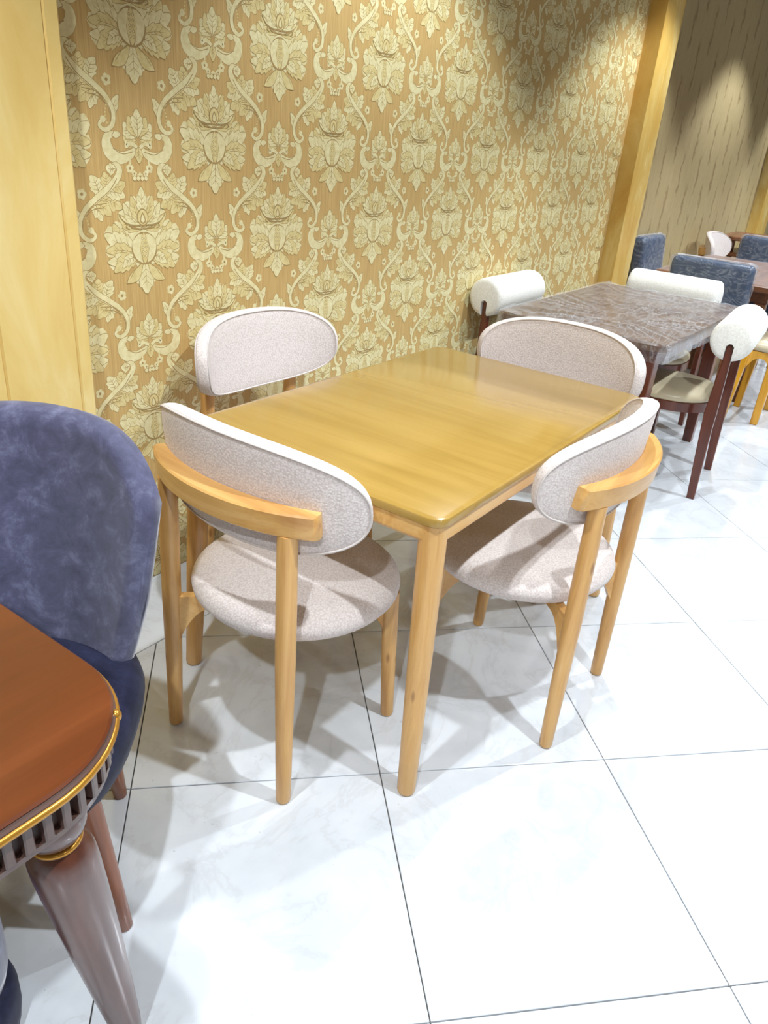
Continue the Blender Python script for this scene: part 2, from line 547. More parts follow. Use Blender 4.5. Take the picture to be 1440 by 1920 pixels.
def medallion():
    """origin at bottom tip; x across, y up"""
    out = []
    def both(pl):
        out.extend(pl); out.extend(mirror(pl))
    S = lambda x, y: (x / 2080, (935 - y) / 2980)
    half = [(0, 72), (14, 105), (34, 140), (30, 168), (54, 142), (84, 146), (74, 186), (104, 182), (128, 202), (120, 236), (154, 246), (172, 288), (168, 322), (148, 346),
            (160, 345), (188, 330), (206, 352), (216, 372), (240, 366), (266, 412), (274, 450), (252, 488), (196, 512), (258, 514), (272, 565), (256, 604), (204, 624), (262, 630), (252, 680),
            (230, 714), (196, 736), (172, 714), (150, 690), (110, 680), (60, 690), (60, 790), (78, 830), (56, 850), (54, 880), (32, 886), (16, 915), (0, 940)]
    out.append((0, [S(*q) for q in half] + [S(-x, y) for x, y in reversed(half[1:-1])]))
    both(leaf_polys(S(0, 400), S(172, 284), .020, 4, -.12, 1))
    both(leaf_polys(S(0, 400), S(130, 195), .019, 4, -.1))
    both(leaf_polys(S(0, 380), S(74, 140), .019, 4, -.06, 1))
    out.extend(leaf_polys(S(0, 330), S(0, 74), .022, 4, 0))
    both(leaf_polys(S(60, 570), S(208, 352), .028, 4, -.12, 1))
    both(leaf_polys(S(40, 560), S(270, 430), .036, 5, -.06))
    both(leaf_polys(S(60, 600), S(266, 560), .024, 4, .06, 1))
    both(leaf_polys(S(40, 600), S(262, 650), .026, 4, -.04))
    both(leaf_polys(S(30, 625), S(222, 732), .030, 5, .10, 1))
    both(leaf_polys(S(40, 630), S(160, 700), .018, 4, .16))
    out.extend(leaf_polys(S(0, 650), S(0, 938), .034, 5, 0, 0, peak=.55))
    both(leaf_polys(S(12, 655), S(140, 832), .0145, 0, -.10, 1, False, peak=.62))
    both([(3, ribbon(bez([S(15, 665), S(70, 720), S(116, 800)]), lambda t: .0008))])
    # pomegranate
    out.append((2, ellipse(0, S(0, 560)[1], .045, .046)))
    both([(0, [S(12, 440)] + bez([S(40, 445), S(82, 500), S(84, 570), S(60, 640), S(15, 680)]) + [S(22, 640), S(34, 560), S(22, 480)])])
    out.append((1, bez([S(0, 430), S(22, 480), S(30, 560), S(18, 640), S(0, 680), S(-18, 640), S(-30, 560), S(-22, 480), S(0, 430)], 4)))
    for k in range(5):
        y = 478 + k * 36
        for sx in (-11, 11):
            out.append((3, [S(sx, y - 14), S(sx + 10, y), S(sx, y + 14), S(sx - 10, y)]))
            out.append((0, [S(sx, y - 9), S(sx + 6, y), S(sx, y + 9), S(sx - 6, y)]))
    # collar and bud
    both([(3, ribbon(bez([S(165, 285), S(120, 350), S(60, 375), S(8, 372)]), lambda t: .0016))])
    both([(0, ribbon(bez([S(150, 300), S(115, 340), S(60, 360), S(5, 356)]), lambda t: .0022))])
    both([(3, ribbon(bez([S(0, 400), S(70, 395), S(105, 360), S(118, 385), S(95, 400)]), lambda t: .0014))])
    out.append((3, ellipse(0, S(0, 310)[1], .020, .024)))
    out.append((1, ellipse(0, S(0, 310)[1], .017, .020)))
    out.append((3, bez([S(0, 268), S(14, 300), S(20, 345), S(0, 362), S(-20, 345), S(-14, 300), S(0, 268)], 4)))
    out.append((0, bez([S(0, 285), S(9, 308), S(12, 338), S(0, 350), S(-12, 338), S(-9, 308), S(0, 285)], 4)))
    return out

def crown():
    """origin at its top tip"""
    out = []
    def both(pl):
        out.extend(pl); out.extend(mirror(pl))
    S = lambda x, y: (x / 2300, (270 - y) / 3000)
    # horns
    horn = bez([S(20, 560), S(70, 605), S(140, 630), S(205, 600), S(232, 540), S(222, 480), S(170, 452)])
    both([(2, ribbon(horn, lambda t: .004 + .0125 * math.sin(PI * min(1, t * 1.02)) ** .8 + .0014))])
    both([(0, ribbon(horn, lambda t: .004 + .0125 * math.sin(PI * min(1, t * 1.02)) ** .8))])
    both([(3, ribbon(bez([S(40, 580), S(120, 600), S(190, 560)]), lambda t: .0011))])
    both(leaf_polys(S(190, 470), S(128, 455), .010, 2, 0, 0, False))
    both(leaf_polys(S(10, 500), S(112, 470), .019, 3, -.2, 1))
    both(leaf_polys(S(10, 480), S(104, 372), .023, 4, -.1))
    both(leaf_polys(S(5, 470), S(66, 325), .020, 3, -.05, 1))
    out.extend(leaf_polys(S(0, 480), S(0, 268), .024, 4))
    both([(0, ribbon(bez([S(5, 560), S(60, 520), S(92, 545), S(88, 500)]), lambda t: .0065 * (1 - .5 * t)))])
    both([(3, ribbon(bez([S(5, 575), S(50, 540), S(80, 555)]), lambda t: .001))])
    out.extend(leaf_polys(S(0, 540), S(0, 668), .015, 3, 0, 1))
    # garland
    both([(0, ribbon([S(70, 615), S(72, 680)], lambda t: .0026))])
    for sx, yy, r in ((74, 705, 1.0), (44, 745, .72), (0, 765, .8)):
        for k in range(5):
            a = 2 * PI * k / 5 + .3
            for sg in ((1, -1) if sx else (1,)):
                out.append((0, ellipse(sg * sx / 2300 + .007 * r * math.cos(a), (270 - yy) / 3000 + .007 * r * math.sin(a), .0058 * r, .0058 * r, 8)))
        for sg in ((1, -1) if sx else (1,)):
            out.append((3, ellipse(sg * sx / 2300, (270 - yy) / 3000, .0036 * r, .0036 * r, 8)))
    for sx in (-44, -15, 15, 44):
        out.extend(leaf_polys((sx / 2300, (270 - 760) / 3000), (sx / 2300, (270 - 800) / 3000), .006, 0, 0, 0, False))
    return out

def scroll():
    """rising to the right; origin at cell centre (first zoom pixels re-centred)"""
    out = []
    S = lambda x, y: ((x - 558) / 1345, (462 - y) / 1935)
    stem = bez([S(516, 598), S(532, 628), S(508, 648), S(478, 620), S(474, 560), S(500, 500), S(548, 448), S(598, 402), S(640, 350), S(654, 310), S(640, 284), S(612, 296)], 8)
    out.extend(leaf_polys(S(560, 440), S(655, 498), 0.0270, 4, .05, 1))
    out.extend(leaf_polys(S(520, 480), S(566, 556), 0.0203, 3, .15))
    out.extend(leaf_polys(S(540, 470), S(606, 530), 0.0216, 3, .1, 1))
    out.extend(leaf_polys(S(580, 420), S(672, 440), 0.0243, 4, .1))
    out.extend(leaf_polys(S(610, 390), S(676, 372), 0.0203, 3, -.1, 1))
    out.extend(leaf_polys(S(560, 440), S(530, 336), 0.0257, 4, -.12))
    out.extend(leaf_polys(S(590, 408), S(588, 320), 0.0216, 4, -.1, 1))
    out.extend(leaf_polys(S(476, 600), S(446, 486), 0.0162, 3, -.1))
    out.append((2, ribbon(stem, lambda t: (  .0042 + .0052 * math.sin(PI * t ** 1.6)) + .0012)))
    out.append((0, ribbon(stem, lambda t:   .0042 + .0052 * math.sin(PI * t ** 1.6))))
    out.append((0, ellipse(*S(516, 600), .0085, .0085, 10)))
    out.extend(leaf_polys(S(640, 300), S(596, 300), 0.0175, 3, .1))
    out.append((3, ribbon(bez([S(484, 610), S(482, 560), S(508, 505), S(556, 455), S(606, 408), S(640, 350)], 6), lambda t: .0012)))
    out.append((3, ribbon(bez([S(500, 530), S(530, 500), S(572, 492)], 6), lambda t: .0011)))
    out.append((3, ribbon(bez([S(508, 508), S(540, 478), S(590, 470)], 6), lambda t: .0011)))
    for k in range(7):
        t = k / 6
        out.append((1, ellipse(*S(492 + 18 * t * (1 - t) * 2 + 8 * t, 520 + 96 * t), .0026, .0026, 6)))
    for k in range(5):
        a = 2 * PI * k / 5
        cx, cy = S(490, 424)
        out.append((0, ellipse(cx + .008 * math.cos(a), cy + .008 * math.sin(a), .0068, .0068, 8)))
    out.append((3, ellipse(*S(490, 424), .0045, .0045, 8)))
    return out

def build_damask():
    vs = []; fs = []; ms = []
    MI = {0: 0, 1: 1, 2: 2, 3: 2}
    def put(polys, ox, oz, flip=False):
        n = len(polys)
        for k, (kind, p) in enumerate(polys):
            y = D - .0001 - .000004 * k
            b = len(vs)
            pp = p if not flip else [(-x, z) for x, z in reversed(p)]
            pts = [(ox + x, z + oz) for x, z in pp]
            if max(q[0] for q in pts) < .9 or max(q[1] for q in pts) < .01 or min(q[1] for q in pts) > CEIL - .01 or max(q[0] for q in pts) > 5.13: continue
            pts = [q for q in pts]
            vs.extend((q[0], y, min(max(q[1], .002), CEIL - .002)) for q in pts)
            fs.append(tuple(range(b, b + len(pts)))); ms.append(MI[kind])
    med, cr, sc = medallion(), crown(), scroll()
    for c in range(-2, 15):
        ox = X0D + c * PC
        off = .5 if c % 2 else 0
        for k in range(-4, 5):
            zb = Z0D - (k + off) * Q
            if zb < -.5 or zb > CEIL: continue
            put(med, ox, zb)
            put(cr, ox, zb - .060)
        # scrolls half way to the next column; even columns start with one rising to the right
        for k in range(-8, 9):
            zc = Z0D - .018 - k * Q / 2
            if zc < -.3 or zc > CEIL + .2: continue
            rising = (k % 2 == 0) if c % 2 == 0 else (k % 2 == 1)
            put(sc, ox + PC / 2, zc, flip=not rising)
    me = bpy.data.meshes.new('damask_print')
    me.from_pydata(vs, [], fs)
    for m in ('dm_cream', 'dm_gold', 'dm_line'): me.materials.append(M[m])
    me.polygons.foreach_set('material_index', ms)
    o = link(bpy.data.objects.new('damask_print', me))
    o.parent = wall_back
    o['kind'] = 'stuff'
    o['label'] = 'cream damask pattern printed on the tan wallpaper'
build_damask()

# ------------------------------------------------------------------ ceiling lamps (out of frame, mirrored in floor and lacquer)
def downlight(x, y, watts, half, label, group):
    r = root('ceiling_downlight', (x, y, CEIL), 0, label, 'lamp', group)
    m = MB(); n = 32
    m.lathe([(.052, -.004), (.052, -.014), (.075, -.012), (.082, -.004), (.082, 0), (.05, 0)], n)
    m.build('trim_ring', M['white_plastic'], r, smooth=True, angle=40)
    MB().lathe([(.001, -.004), (.05, -.004), (.05, -.007), (.001, -.008)], n).build('lens', M['lamp'], r)
    ld = bpy.data.lights.new('downlight_beam', 'SPOT')
    ld.energy = watts; ld.spot_size = math.radians(2 * half); ld.spot_blend = .35
    ld.shadow_soft_size = .035; ld.color = LAMP_RGB
    lo = link(bpy.data.objects.new('downlight_beam', ld)); lo.parent = r; lo.location = (0, 0, -.03)
for x, y in WALL_ROW:
    downlight(x, y, WALL_ROW_W, 52, 'round recessed ceiling downlight in the row along the wallpaper', 'downlights along the wall')
for x, y in WALK_ROW:
    downlight(x, y, WALK_ROW_W, 60, 'round recessed ceiling downlight over the walkway beside the tables', 'downlights over the walkway')
for x, y in AISLE_ROW:
    downlight(x, y, AISLE_ROW_W, 72, 'round recessed ceiling downlight far out over the open aisle', 'downlights over the aisle')

# ------------------------------------------------------------------ beige dining chairs
def ease(a, b, t): return a + (b - a) * t

def beige_chair():
    r = root('dining_chair')
    # seat: round domed cushion
    prof = [(.001, .398), (.16, .398), (.215, .402), (.240, .412), (.254, .430), (.256, .442), (.251, .456), (.236, .470), (.20, .479), (.13, .485), (.001, .488)]
    MB().lathe(prof, 56, (0, .036, 0)).build('seat', M['beige'], r, smooth=True)
    # backrest pad: stadium bent round an arc
    TH = .0185; A = .332; Bh = .126; ZC = .763; YM = -.186
    lean = math.tan(math.radians(6))
    # plan curve of the back: gently bent in the middle, turning in harder towards the ends
    NI = 200; SM = .36; tab = []
    cx_ = cy_ = 0.0
    turn = lambda q: q / .62 + 9.0 * q ** 3
    for k in range(NI + 1):
        q = SM * k / NI
        tab.append((cx_, cy_))
        ph = turn(q + SM / NI / 2)
        cx_ += math.cos(ph) * SM / NI; cy_ += math.sin(ph) * SM / NI
    def place(s, z, off):
        q = abs(s); k = min(NI - 1, int(q / SM * NI)); f = q / SM * NI - k
        x = ease(tab[k][0], tab[k + 1][0], f); y = ease(tab[k][1], tab[k + 1][1], f); ph = turn(q)
        x += math.sin(ph) * off; y -= math.cos(ph) * off
        return (math.copysign(x, s), YM + y - lean * (z - .73), z)
    def outl(k, n, scale):
        a = 2 * PI * k / n
        e = 2 / 2.5
        cs, sn = math.cos(a), math.sin(a)
        return (A * scale[0] * math.copysign(abs(cs) ** e, cs), Bh * scale[1] * math.copysign(abs(sn) ** e, sn))
    n = 72
    ins = lambda d: ((A - d) / A, (Bh - d) / Bh)
    prof = [(.085, -TH * 1.12), (.05, -TH * 1.10), (.022, -TH * 1.03), (.008, -TH * .95), (.003, -TH * .84), (.001, -TH * .6), (0, 0),
            (.001, TH * .6), (.003, TH * .84), (.008, TH * .95), (.022, TH * 1.03), (.05, TH * 1.10), (.085, TH * 1.12)]
    rings = []
    for d, off in prof:
        rings.append([place(*(lambda p: (p[0], p[1] + ZC))(outl(k, n, ins(d))), off) for k in range(n)])
    m = MB()
    # fill the two faces with a strip grid between mirrored outline points
    m.rings(rings, cap=False)
    b0 = len(m.v)
    for d, off in ((.085, -TH * 1.12), (.085, TH * 1.12)):
        pts = [outl(k, n, ins(d)) for k in range(n)]
        base = len(m.v)
        m.v += [place(x, z + ZC, off) for x, z in pts]
        for k in range(n // 2):
            i, j = k, (n - k) % n
            i2, j2 = k + 1, (n - k - 1) % n
            if j == i: f = (base + i, base + i2, base + j2)
            elif i2 == j2: f = (base + i, base + i2, base + j)
            else: f = (base + i, base + i2, base + j2, base + j)
            m.f.append(f); m.m.append(0)
    bk = m.build('backrest', M['beige'], r, smooth=True)
    bm = bmesh.new(); bm.from_mesh(bk.data); bmesh.ops.remove_doubles(bm, verts=bm.verts, dist=.0002); bmesh.ops.recalc_face_normals(bm, faces=bm.faces); bm.to_mesh(bk.data); bm.free()
    for off in (-TH * .97, TH * .97):
        path = [place(*(lambda p: (p[0], p[1] + ZC))(outl(k, 60, ins(.006))), off) for k in range(60)]
        MB().tube(path, .0026, 6, closed=True).build('piping', M['beige_seam'], bk, smooth=True)
    # bent wooden rail behind the pad
    RI = TH + .001
    secs = []
    NA = 30; smax = .236
    z0, z1 = .712, .768
    for i in range(NA + 1):
        sv = ease(-smax, smax, i / NA)
        if i in (1, NA - 1): sv = math.copysign(smax - .003, sv)
        if i in (2, NA - 2): sv = math.copysign(smax - .010, sv)
        th = .032 + .020 * (1 - (sv / smax) ** 2)
        if i in (0, NA): th *= .62
        if i in (1, NA - 1): th *= .85
        ring = []
        for (o_, z) in ((0, z0 + .004), (.004, z0), (th - .004, z0), (th, z0 + .004), (th, z1 - .004), (th - .004, z1), (.004, z1), (0, z1 - .004)):
            ring.append(place(sv, z, RI + o_))
        secs.append(ring)
    MB().rings(secs).build('back_rail', M['pine_x'], r, smooth=True, angle=35)
    # legs
    def leg(x0, y0, x1, y1, zt, r0, r1):
        zs = [0, .003, .008, .1, .25, .4, .55, zt] if zt > .5 else [0, .003, .008, .1, .25, zt]
        pts = [(ease(x0, x1, z / zt), ease(y0, y1, z / zt), z) for z in zs]
        rad = [ease(r0, r1, min(1, z / .45)) if z < .45 else ease(r1, r1 * .9, (z - .45) / .3) for z in zs]
        rad[0] -= .005; rad[1] -= .0015
        MB().tube(pts, rad, 18).build('leg', M['pine'], r, smooth=True, angle=50)
    for sx in (-1, 1):
        leg(sx * .197, -.202, sx * .186, -.197, .714, .0175, .0235)
        leg(sx * .193, .206, sx * .182, .186, .402, .0175, .0225)
    # arched braces from each leg in to the middle, under the seat
    for sx in (-1, 1):
        for lx, ly in ((sx * .190, -.198), (sx * .186, .194)):
            L = math.hypot(lx, ly); ux, uy = -lx / L, -ly / L; nx, ny = -uy * .011, ux * .011
            rings = []
            for k in range(17):
                e = ease(.012, L - .016, (k / 16) ** 1.5)
                zb = .366 - .095 * max(0, 1 - (e - .012) / .085) ** 2.2
                px, py = lx + ux * e, ly + uy * e
                rings.append([(px - nx, py - ny, zb), (px + nx, py + ny, zb), (px + nx, py + ny, .400), (px - nx, py - ny, .400)])
            MB().rings(rings).build('seat_brace', M['pine_x'], r, smooth=True, angle=30)
    return r

G = 'beige dining chairs round the honey table'
ch = beige_chair()
def put(o, x, y, rz, label, group=G):
    o.location = (x, y, 0); o.rotation_euler = (0, 0, rz)
    tag(o, label, 'chair', group)
put(ch, 1.196, 1.066, math.radians(-92), 'beige dining chair with curved wooden back rail, beside the navy velvet chair')
put(copy_tree(ch), 1.764, .678, math.radians(2), 'beige dining chair at the open floor side, long side of the honey table')
put(copy_tree(ch), 1.788, 1.588, math.radians(178), 'beige dining chair with its back against the damask wallpaper')
put(copy_tree(ch), 2.405, 1.005, math.radians(90.5), 'beige dining chair at the far end, next to the film-wrapped brown table')

# ------------------------------------------------------------------ honey coloured table
def honey_table():
    r = root('dining_table', (1.800, 1.047, 0), 0, 'honey coloured wooden dining table with glossy top and four round legs', 'table')
    hx, hy = .608, .390; ZT = .747
    slab(lambda i: rrect(-hx + i, hx - i, -hy + i, hy - i, .035 - i * .6, 8),
         [(.004, ZT - .022), (.0, ZT - .018), (0, ZT - .006), (.002, ZT - .002), (.006, ZT)]).build('tabletop', M['oak_top'], r, smooth=True, angle=30)
    # apron as a rounded frame
    m = MB()
    outer = lambda i: rrect(-hx + .006 + i, hx - .006 - i, -hy + .006 + i, hy - .006 - i, .032, 8)
    inner = rrect(-hx + .03, hx - .03, -hy + .03, hy - .03, .015, 8)
    zb = ZT - .064
    m.rings([[(x, y, ZT - .022) for x, y in outer(0)], [(x, y, zb + .008) for x, y in outer(0)], [(x, y, zb) for x, y in outer(.006)],
             [(x, y, zb) for x, y in inner], [(x, y, ZT - .022) for x, y in inner]], cap=False, closed=True)
    m.build('apron', M['pine_x'], r, smooth=True, angle=30)
    for sx in (-1, 1):
        for sy in (-1, 1):
            pts = []; rad = []
            for z, rr in ((0, .016), (.003, .0205), (.009, .0225), (.2, .0255), (.45, .0285), (.66, .0305), (ZT - .024, .0305)):
                k = 1 - z / ZT
                pts.append((sx * (hx - .038 + .030 * k), sy * (hy - .038 + .028 * k), z)); rad.append(rr)
            MB().tube(pts, rad, 20).build('leg', M['pine'], r, smooth=True, angle=50)
honey_table()

# ------------------------------------------------------------------ left: red-brown table with gold bead and fluted apron
def fluted_table():
    x0, x1, y0, y1, rc = -1.05, .480, .610, 1.60, .175
    cx, cy = (x0 + x1) / 2, (y0 + y1) / 2
    r = root('dining_table', (cx, cy, 0), 0, 'red-brown dining table with gold bead and fluted apron, cut off at the left', 'table')
    hx, hy = (x1 - x0) / 2, (y1 - y0) / 2
    ZT = .755
    ol = lambda i: rrect(-hx + i, hx - i, -hy + i, hy - i, rc - i, 14)
    slab(ol, [(.008, ZT - .008), (.005, ZT - .003), (.008, ZT)]).build('tabletop', M['mahog_top'], r, smooth=True, angle=30)
    slab(ol, [(.008, ZT - .024), (.002, ZT - .020), (.002, ZT - .010), (.008, ZT - .004), (.03, ZT - .006)]).build('edge_band', M['dark_edge'], r, smooth=True, angle=30)
    tr = MB(); tr.tube([(x, y, ZT - .017) for x, y in ol(.003)], .0056, 8, closed=True)
    gt = tr.build('gold_bead', M['gold'], r, smooth=True)
    k = MB()
    k.lathe([(.001, -.009), (.005, -.007), (.007, -.003), (.007, .003), (.005, .007), (.001, .009)], 12, (hx - .038, -hy + .070, ZT - .014))
    k.build('gold_knob', M['gold'], gt, smooth=True)
    # apron: recessed dark band with proud vertical bars
    AP0, AP1 = ZT - .078, ZT - .024
    slab(ol, [(.034, AP0 + .006), (.022, AP0 + .006), (.022, AP1), (.03, AP1)]).build('apron', M['groove'], r)
    rail = slab(ol, [(.05, AP0 - .006), (.020, AP0 - .006), (.013, AP0 - .002), (.013, AP0 + .006), (.03, AP0 + .006)])
    rail.build('lower_moulding', M['dark_edge'], r, smooth=True, angle=30)
    ring = ol(.018)
    per = []; tot = 0
    for i in range(len(ring)):
        a, b = ring[i], ring[(i + 1) % len(ring)]; l = math.hypot(b[0] - a[0], b[1] - a[1]); per.append((tot, a, b, l)); tot += l
    nb = int(tot / .0235); proto_b = None
    for q in range(nb):
        s = tot * q / nb
        for st, a, b, l in per:
            if st <= s < st + l or (st, a, b, l) == per[-1]:
                t = (s - st) / l; px, py = ease(a[0], b[0], t), ease(a[1], b[1], t); ang = math.atan2(b[1] - a[1], b[0] - a[0]); break
        if proto_b is None:
            proto_b = MB().box(-.0062, .0062, -.008, .006, AP0 + .006, AP1).build('apron_bar', M['dark_edge'], r, bevel=.002, segs=1); o = proto_b
        else:
            o = proto_b.copy(); link(o); o.parent = r
        o.location = (px, py, 0); o.rotation_euler = (0, 0, ang)
    # turned legs
    prof = [(.030, .672), (.042, .672), (.046, .660), (.044, .640), (.037, .622), (.029, .611), (.027, .604), (.031, .596), (.039, .586), (.043, .568), (.0435, .545), (.042, .47), (.038, .34), (.032, .19), (.026, .06), (.022, .012), (.019, 0)]
    for sx in (-1, 1):
        for sy in (-1, 1):
            m = MB(); rs = []
            for rr, z in prof:
                kx = sx * (hx - .148 + .106 * (1 - z / .672)); ky = sy * (hy - .070 - .050 * (1 - z / .672))
                rs.append([(kx + rr * math.cos(2 * PI * k / 28), ky + rr * math.sin(2 * PI * k / 28), z) for k in range(28)])
            m.rings(rs)
            lg = m.build('leg', M['walnut'], r, smooth=True, angle=50)
            z = .605; kx = sx * (hx - .148 + .106 * (1 - z / .672)); ky = sy * (hy - .070 - .050 * (1 - z / .672))
            MB().tube([(kx + .0285 * math.cos(2 * PI * k / 28), ky + .0285 * math.sin(2 * PI * k / 28), z) for k in range(28)], .0048, 8, closed=True).build('gold_ring', M['gold'], lg, smooth=True)
fluted_table()

# ------------------------------------------------------------------ navy velvet chairs at that table
def velvet_chair():
    """faces +y locally"""
    r = root('velvet_chair')
    # seat block
    def so(i):
        pts = []
        for k in range(48):
            a = 2 * PI * k / 48; e = 2 / 2.9
            c_, s_ = math.cos(a), math.sin(a)
            pts.append(((.238 - i) * math.copysign(abs(c_) ** e, c_), (.25 - i) * math.copysign(abs(s_) ** e, s_)))
        return pts
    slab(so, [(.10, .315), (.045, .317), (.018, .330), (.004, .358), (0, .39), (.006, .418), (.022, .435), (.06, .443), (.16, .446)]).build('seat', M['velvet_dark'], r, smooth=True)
    # wrapped backrest
    def shell(name, mat, off0, off1, zlo, shrink=0.0):
        NS, NZ = 40, 18
        def pt(u, v, off):
            # u in -1..1 across, v in 0..1 up
            ztop = .910 - .05 * u * u - .12 * abs(u) ** 5 - shrink
            # corner rounding and taper toward the seat
            wmax = math.radians(57)
            wid = wmax * (.90 + .10 * min(1, v / .5)) - shrink * 2
            a = u * wid
            z = zlo + (ztop - zlo) * v
            rr = .212 + off + .096 * v ** .7
            return (rr * math.sin(a), -rr * math.cos(a) + .02, z)
        rings = []
        # closed cross section loops along u: inner face up, outer face down
        for i in range(NS + 1):
            u = ease(-1, 1, i / NS)
            tf = min(1.0, (1 - abs(u)) / .06 + .35)
            ring = []
            for k in range(NZ + 1): ring.append(pt(u, k / NZ, off0 * tf))
            mid = pt(u, 1.0, 0); ring.append((mid[0], mid[1], mid[2] + .012 * tf))
            for k in range(NZ, -1, -1): ring.append(pt(u, k / NZ, off1 * tf))
            rings.append(ring)
        return MB().rings(rings).build(name, mat, r, smooth=True, angle=70)
    shell('backrest', M['velvet'], -.026, .026, .37)
    for sx in (-1, 1):
        for sy, y0, y1, x0, x1 in ((1, .150, .145, .222, .175), (-1, -.18, -.14, .135, .12)):
            pts = []; rad = []
            for t, rr in ((0, .013), (.01, .0155), (.3, .0185), (.7, .0225), (1, .0255)):
                pts.append((sx * ease(x0, x1, t), ease(y0, y1, t), .34 * t)); rad.append(rr)
            MB().tube(pts, rad, 16).build('leg', M['teak'], r, smooth=True, angle=50)
    return r
vc = velvet_chair()
# facing towards the table corner
vc.location = (.530, 1.165, 0)
vc.rotation_euler = (0, 0, math.atan2(-.64, -.77) - PI / 2)
tag(vc, 'navy blue velvet chair with rounded back, behind the red-brown table', 'chair')
def velvet_stool():
    r = root('velvet_stool', (.258, .950, 0), 0, 'navy upholstered stool at the bottom left corner, almost out of the picture', 'stool')
    MB().lathe([(.001, .12), (.07, .12), (.09, .13), (.096, .16), (.096, .25), (.088, .285), (.07, .298), (.001, .302)], 40).build('cushion', M['velvet'], r, smooth=True)
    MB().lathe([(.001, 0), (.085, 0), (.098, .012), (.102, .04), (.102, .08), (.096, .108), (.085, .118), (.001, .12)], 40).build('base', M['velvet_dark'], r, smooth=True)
velvet_stool()

# ------------------------------------------------------------------ brown table wrapped in film
def film_table():
    x0, x1, y0, y1 = 3.15, 4.46, .812, 1.595
    cx, cy = (x0 + x1) / 2, (y0 + y1) / 2; hx, hy = (x1 - x0) / 2, (y1 - y0) / 2
    r = root('dining_table', (cx, cy, 0), 0, 'dark brown rectangular dining table wrapped in clear plastic film', 'table')
    ZT = .755
    slab(lambda i: rrect(-hx + i, hx - i, -hy + i, hy - i, .05, 6), [(.010, ZT - .035), (0, ZT - .028), (0, ZT - .008), (.008, ZT)]).build('tabletop', M['table_brown'], r, smooth=True, angle=30)
    m = MB()
    o_ = rrect(-hx + .05, hx - .05, -hy + .05, hy - .05, .01, 2); i_ = rrect(-hx + .072, hx - .072, -hy + .072, hy - .072, .006, 2)
    m.rings([[(x, y, ZT - .035) for x, y in o_], [(x, y, ZT - .105) for x, y in o_], [(x, y, ZT - .105) for x, y in i_], [(x, y, ZT - .035) for x, y in i_]], cap=False, closed=True)
    m.build('apron', M['mahogany'], r)
    for sx in (-1, 1):
        for sy in (-1, 1):
            a, b = (hx - .085), (hy - .085)
            rs = []
            for z, w_ in ((0, .024), (.3, .031), (.7, .036)):
                rs.append([(sx * a + dx * w_, sy * b + dy * w_, z) for dx, dy in ((-1, -1), (1, -1), (1, 1), (-1, 1))])
            MB().rings(rs).build('leg', M['mahogany'], r, bevel=.004)
    # film: top sheet with radiating creases, then a skirt round the edge
    rnd = random.Random(3)
    NX, NY = 140, 90
    m = MB()
    def crease(x, y):
        dx, dy = x + .30, y + .06
        a = math.atan2(dy, dx); d = math.hypot(dx, dy)
        h = .5 + .5 * math.sin(a * 23 + 3 * math.sin(a * 5) + 2 * d)
        h2 = .5 + .5 * math.sin((x * 1.2 - y * .8) * 38 + 4 * math.sin(y * 9) + 2.5 * math.sin(x * 13))
        return .0018 + .0095 * h ** 6 * min(1, d / .2) + .0060 * h2 ** 8
    g = []
    for j in range(NY + 1):
        for i in range(NX + 1):
            u, v = ease(-1, 1, i / NX), ease(-1, 1, j / NY)
            # squircle the corners a little
            ex, ey = hx + .004, hy + .004
            x, y = u * ex, v * ey
            cr_ = max(0, abs(u) - .93) / .07 * max(0, abs(v) - .88) / .12
            x -= math.copysign(.016 * cr_, u); y -= math.copysign(.016 * cr_, v)
            e = max(abs(u), abs(v))
            g.append((x, y, ZT + crease(x, y) * (1 if e < .98 else .5)))
    m.add(g, [(j * (NX + 1) + i, j * (NX + 1) + i + 1, (j + 1) * (NX + 1) + i + 1, (j + 1) * (NX + 1) + i) for j in range(NY) for i in range(NX)])
    ring = [i for i in range(NX)] + [j * (NX + 1) + NX for j in range(NY)] + [NY * (NX + 1) + i for i in range(NX, 0, -1)] + [j * (NX + 1) for j in range(NY, 0, -1)]
    prev = ring
    for lev in range(1, 5):
        base = len(m.v)
        for q, idx in enumerate(ring):
            x, y, z = g[idx]
            wv = .0018 * math.sin(q * .31 + lev) + .0012 * math.sin(q * .83)
            ln = math.hypot(x, y)
            sx_ = 1 + (wv + .003 * lev - (.010 if lev == 4 else 0)) / ln
            m.v.append((x * sx_, y * sx_, ZT - .020 * lev + .004 * math.sin(q * .17)))
        cur = [base + q for q in range(len(ring))]
        for q in range(len(ring)):
            q2 = (q + 1) % len(ring)
            m.f.append((prev[q], prev[q2], cur[q2], cur[q])); m.m.append(0)
        prev = cur
    m.build('plastic_wrap', M['film'], r, smooth=True, recalc=False)['label'] = 'creased clear plastic film'
film_table()

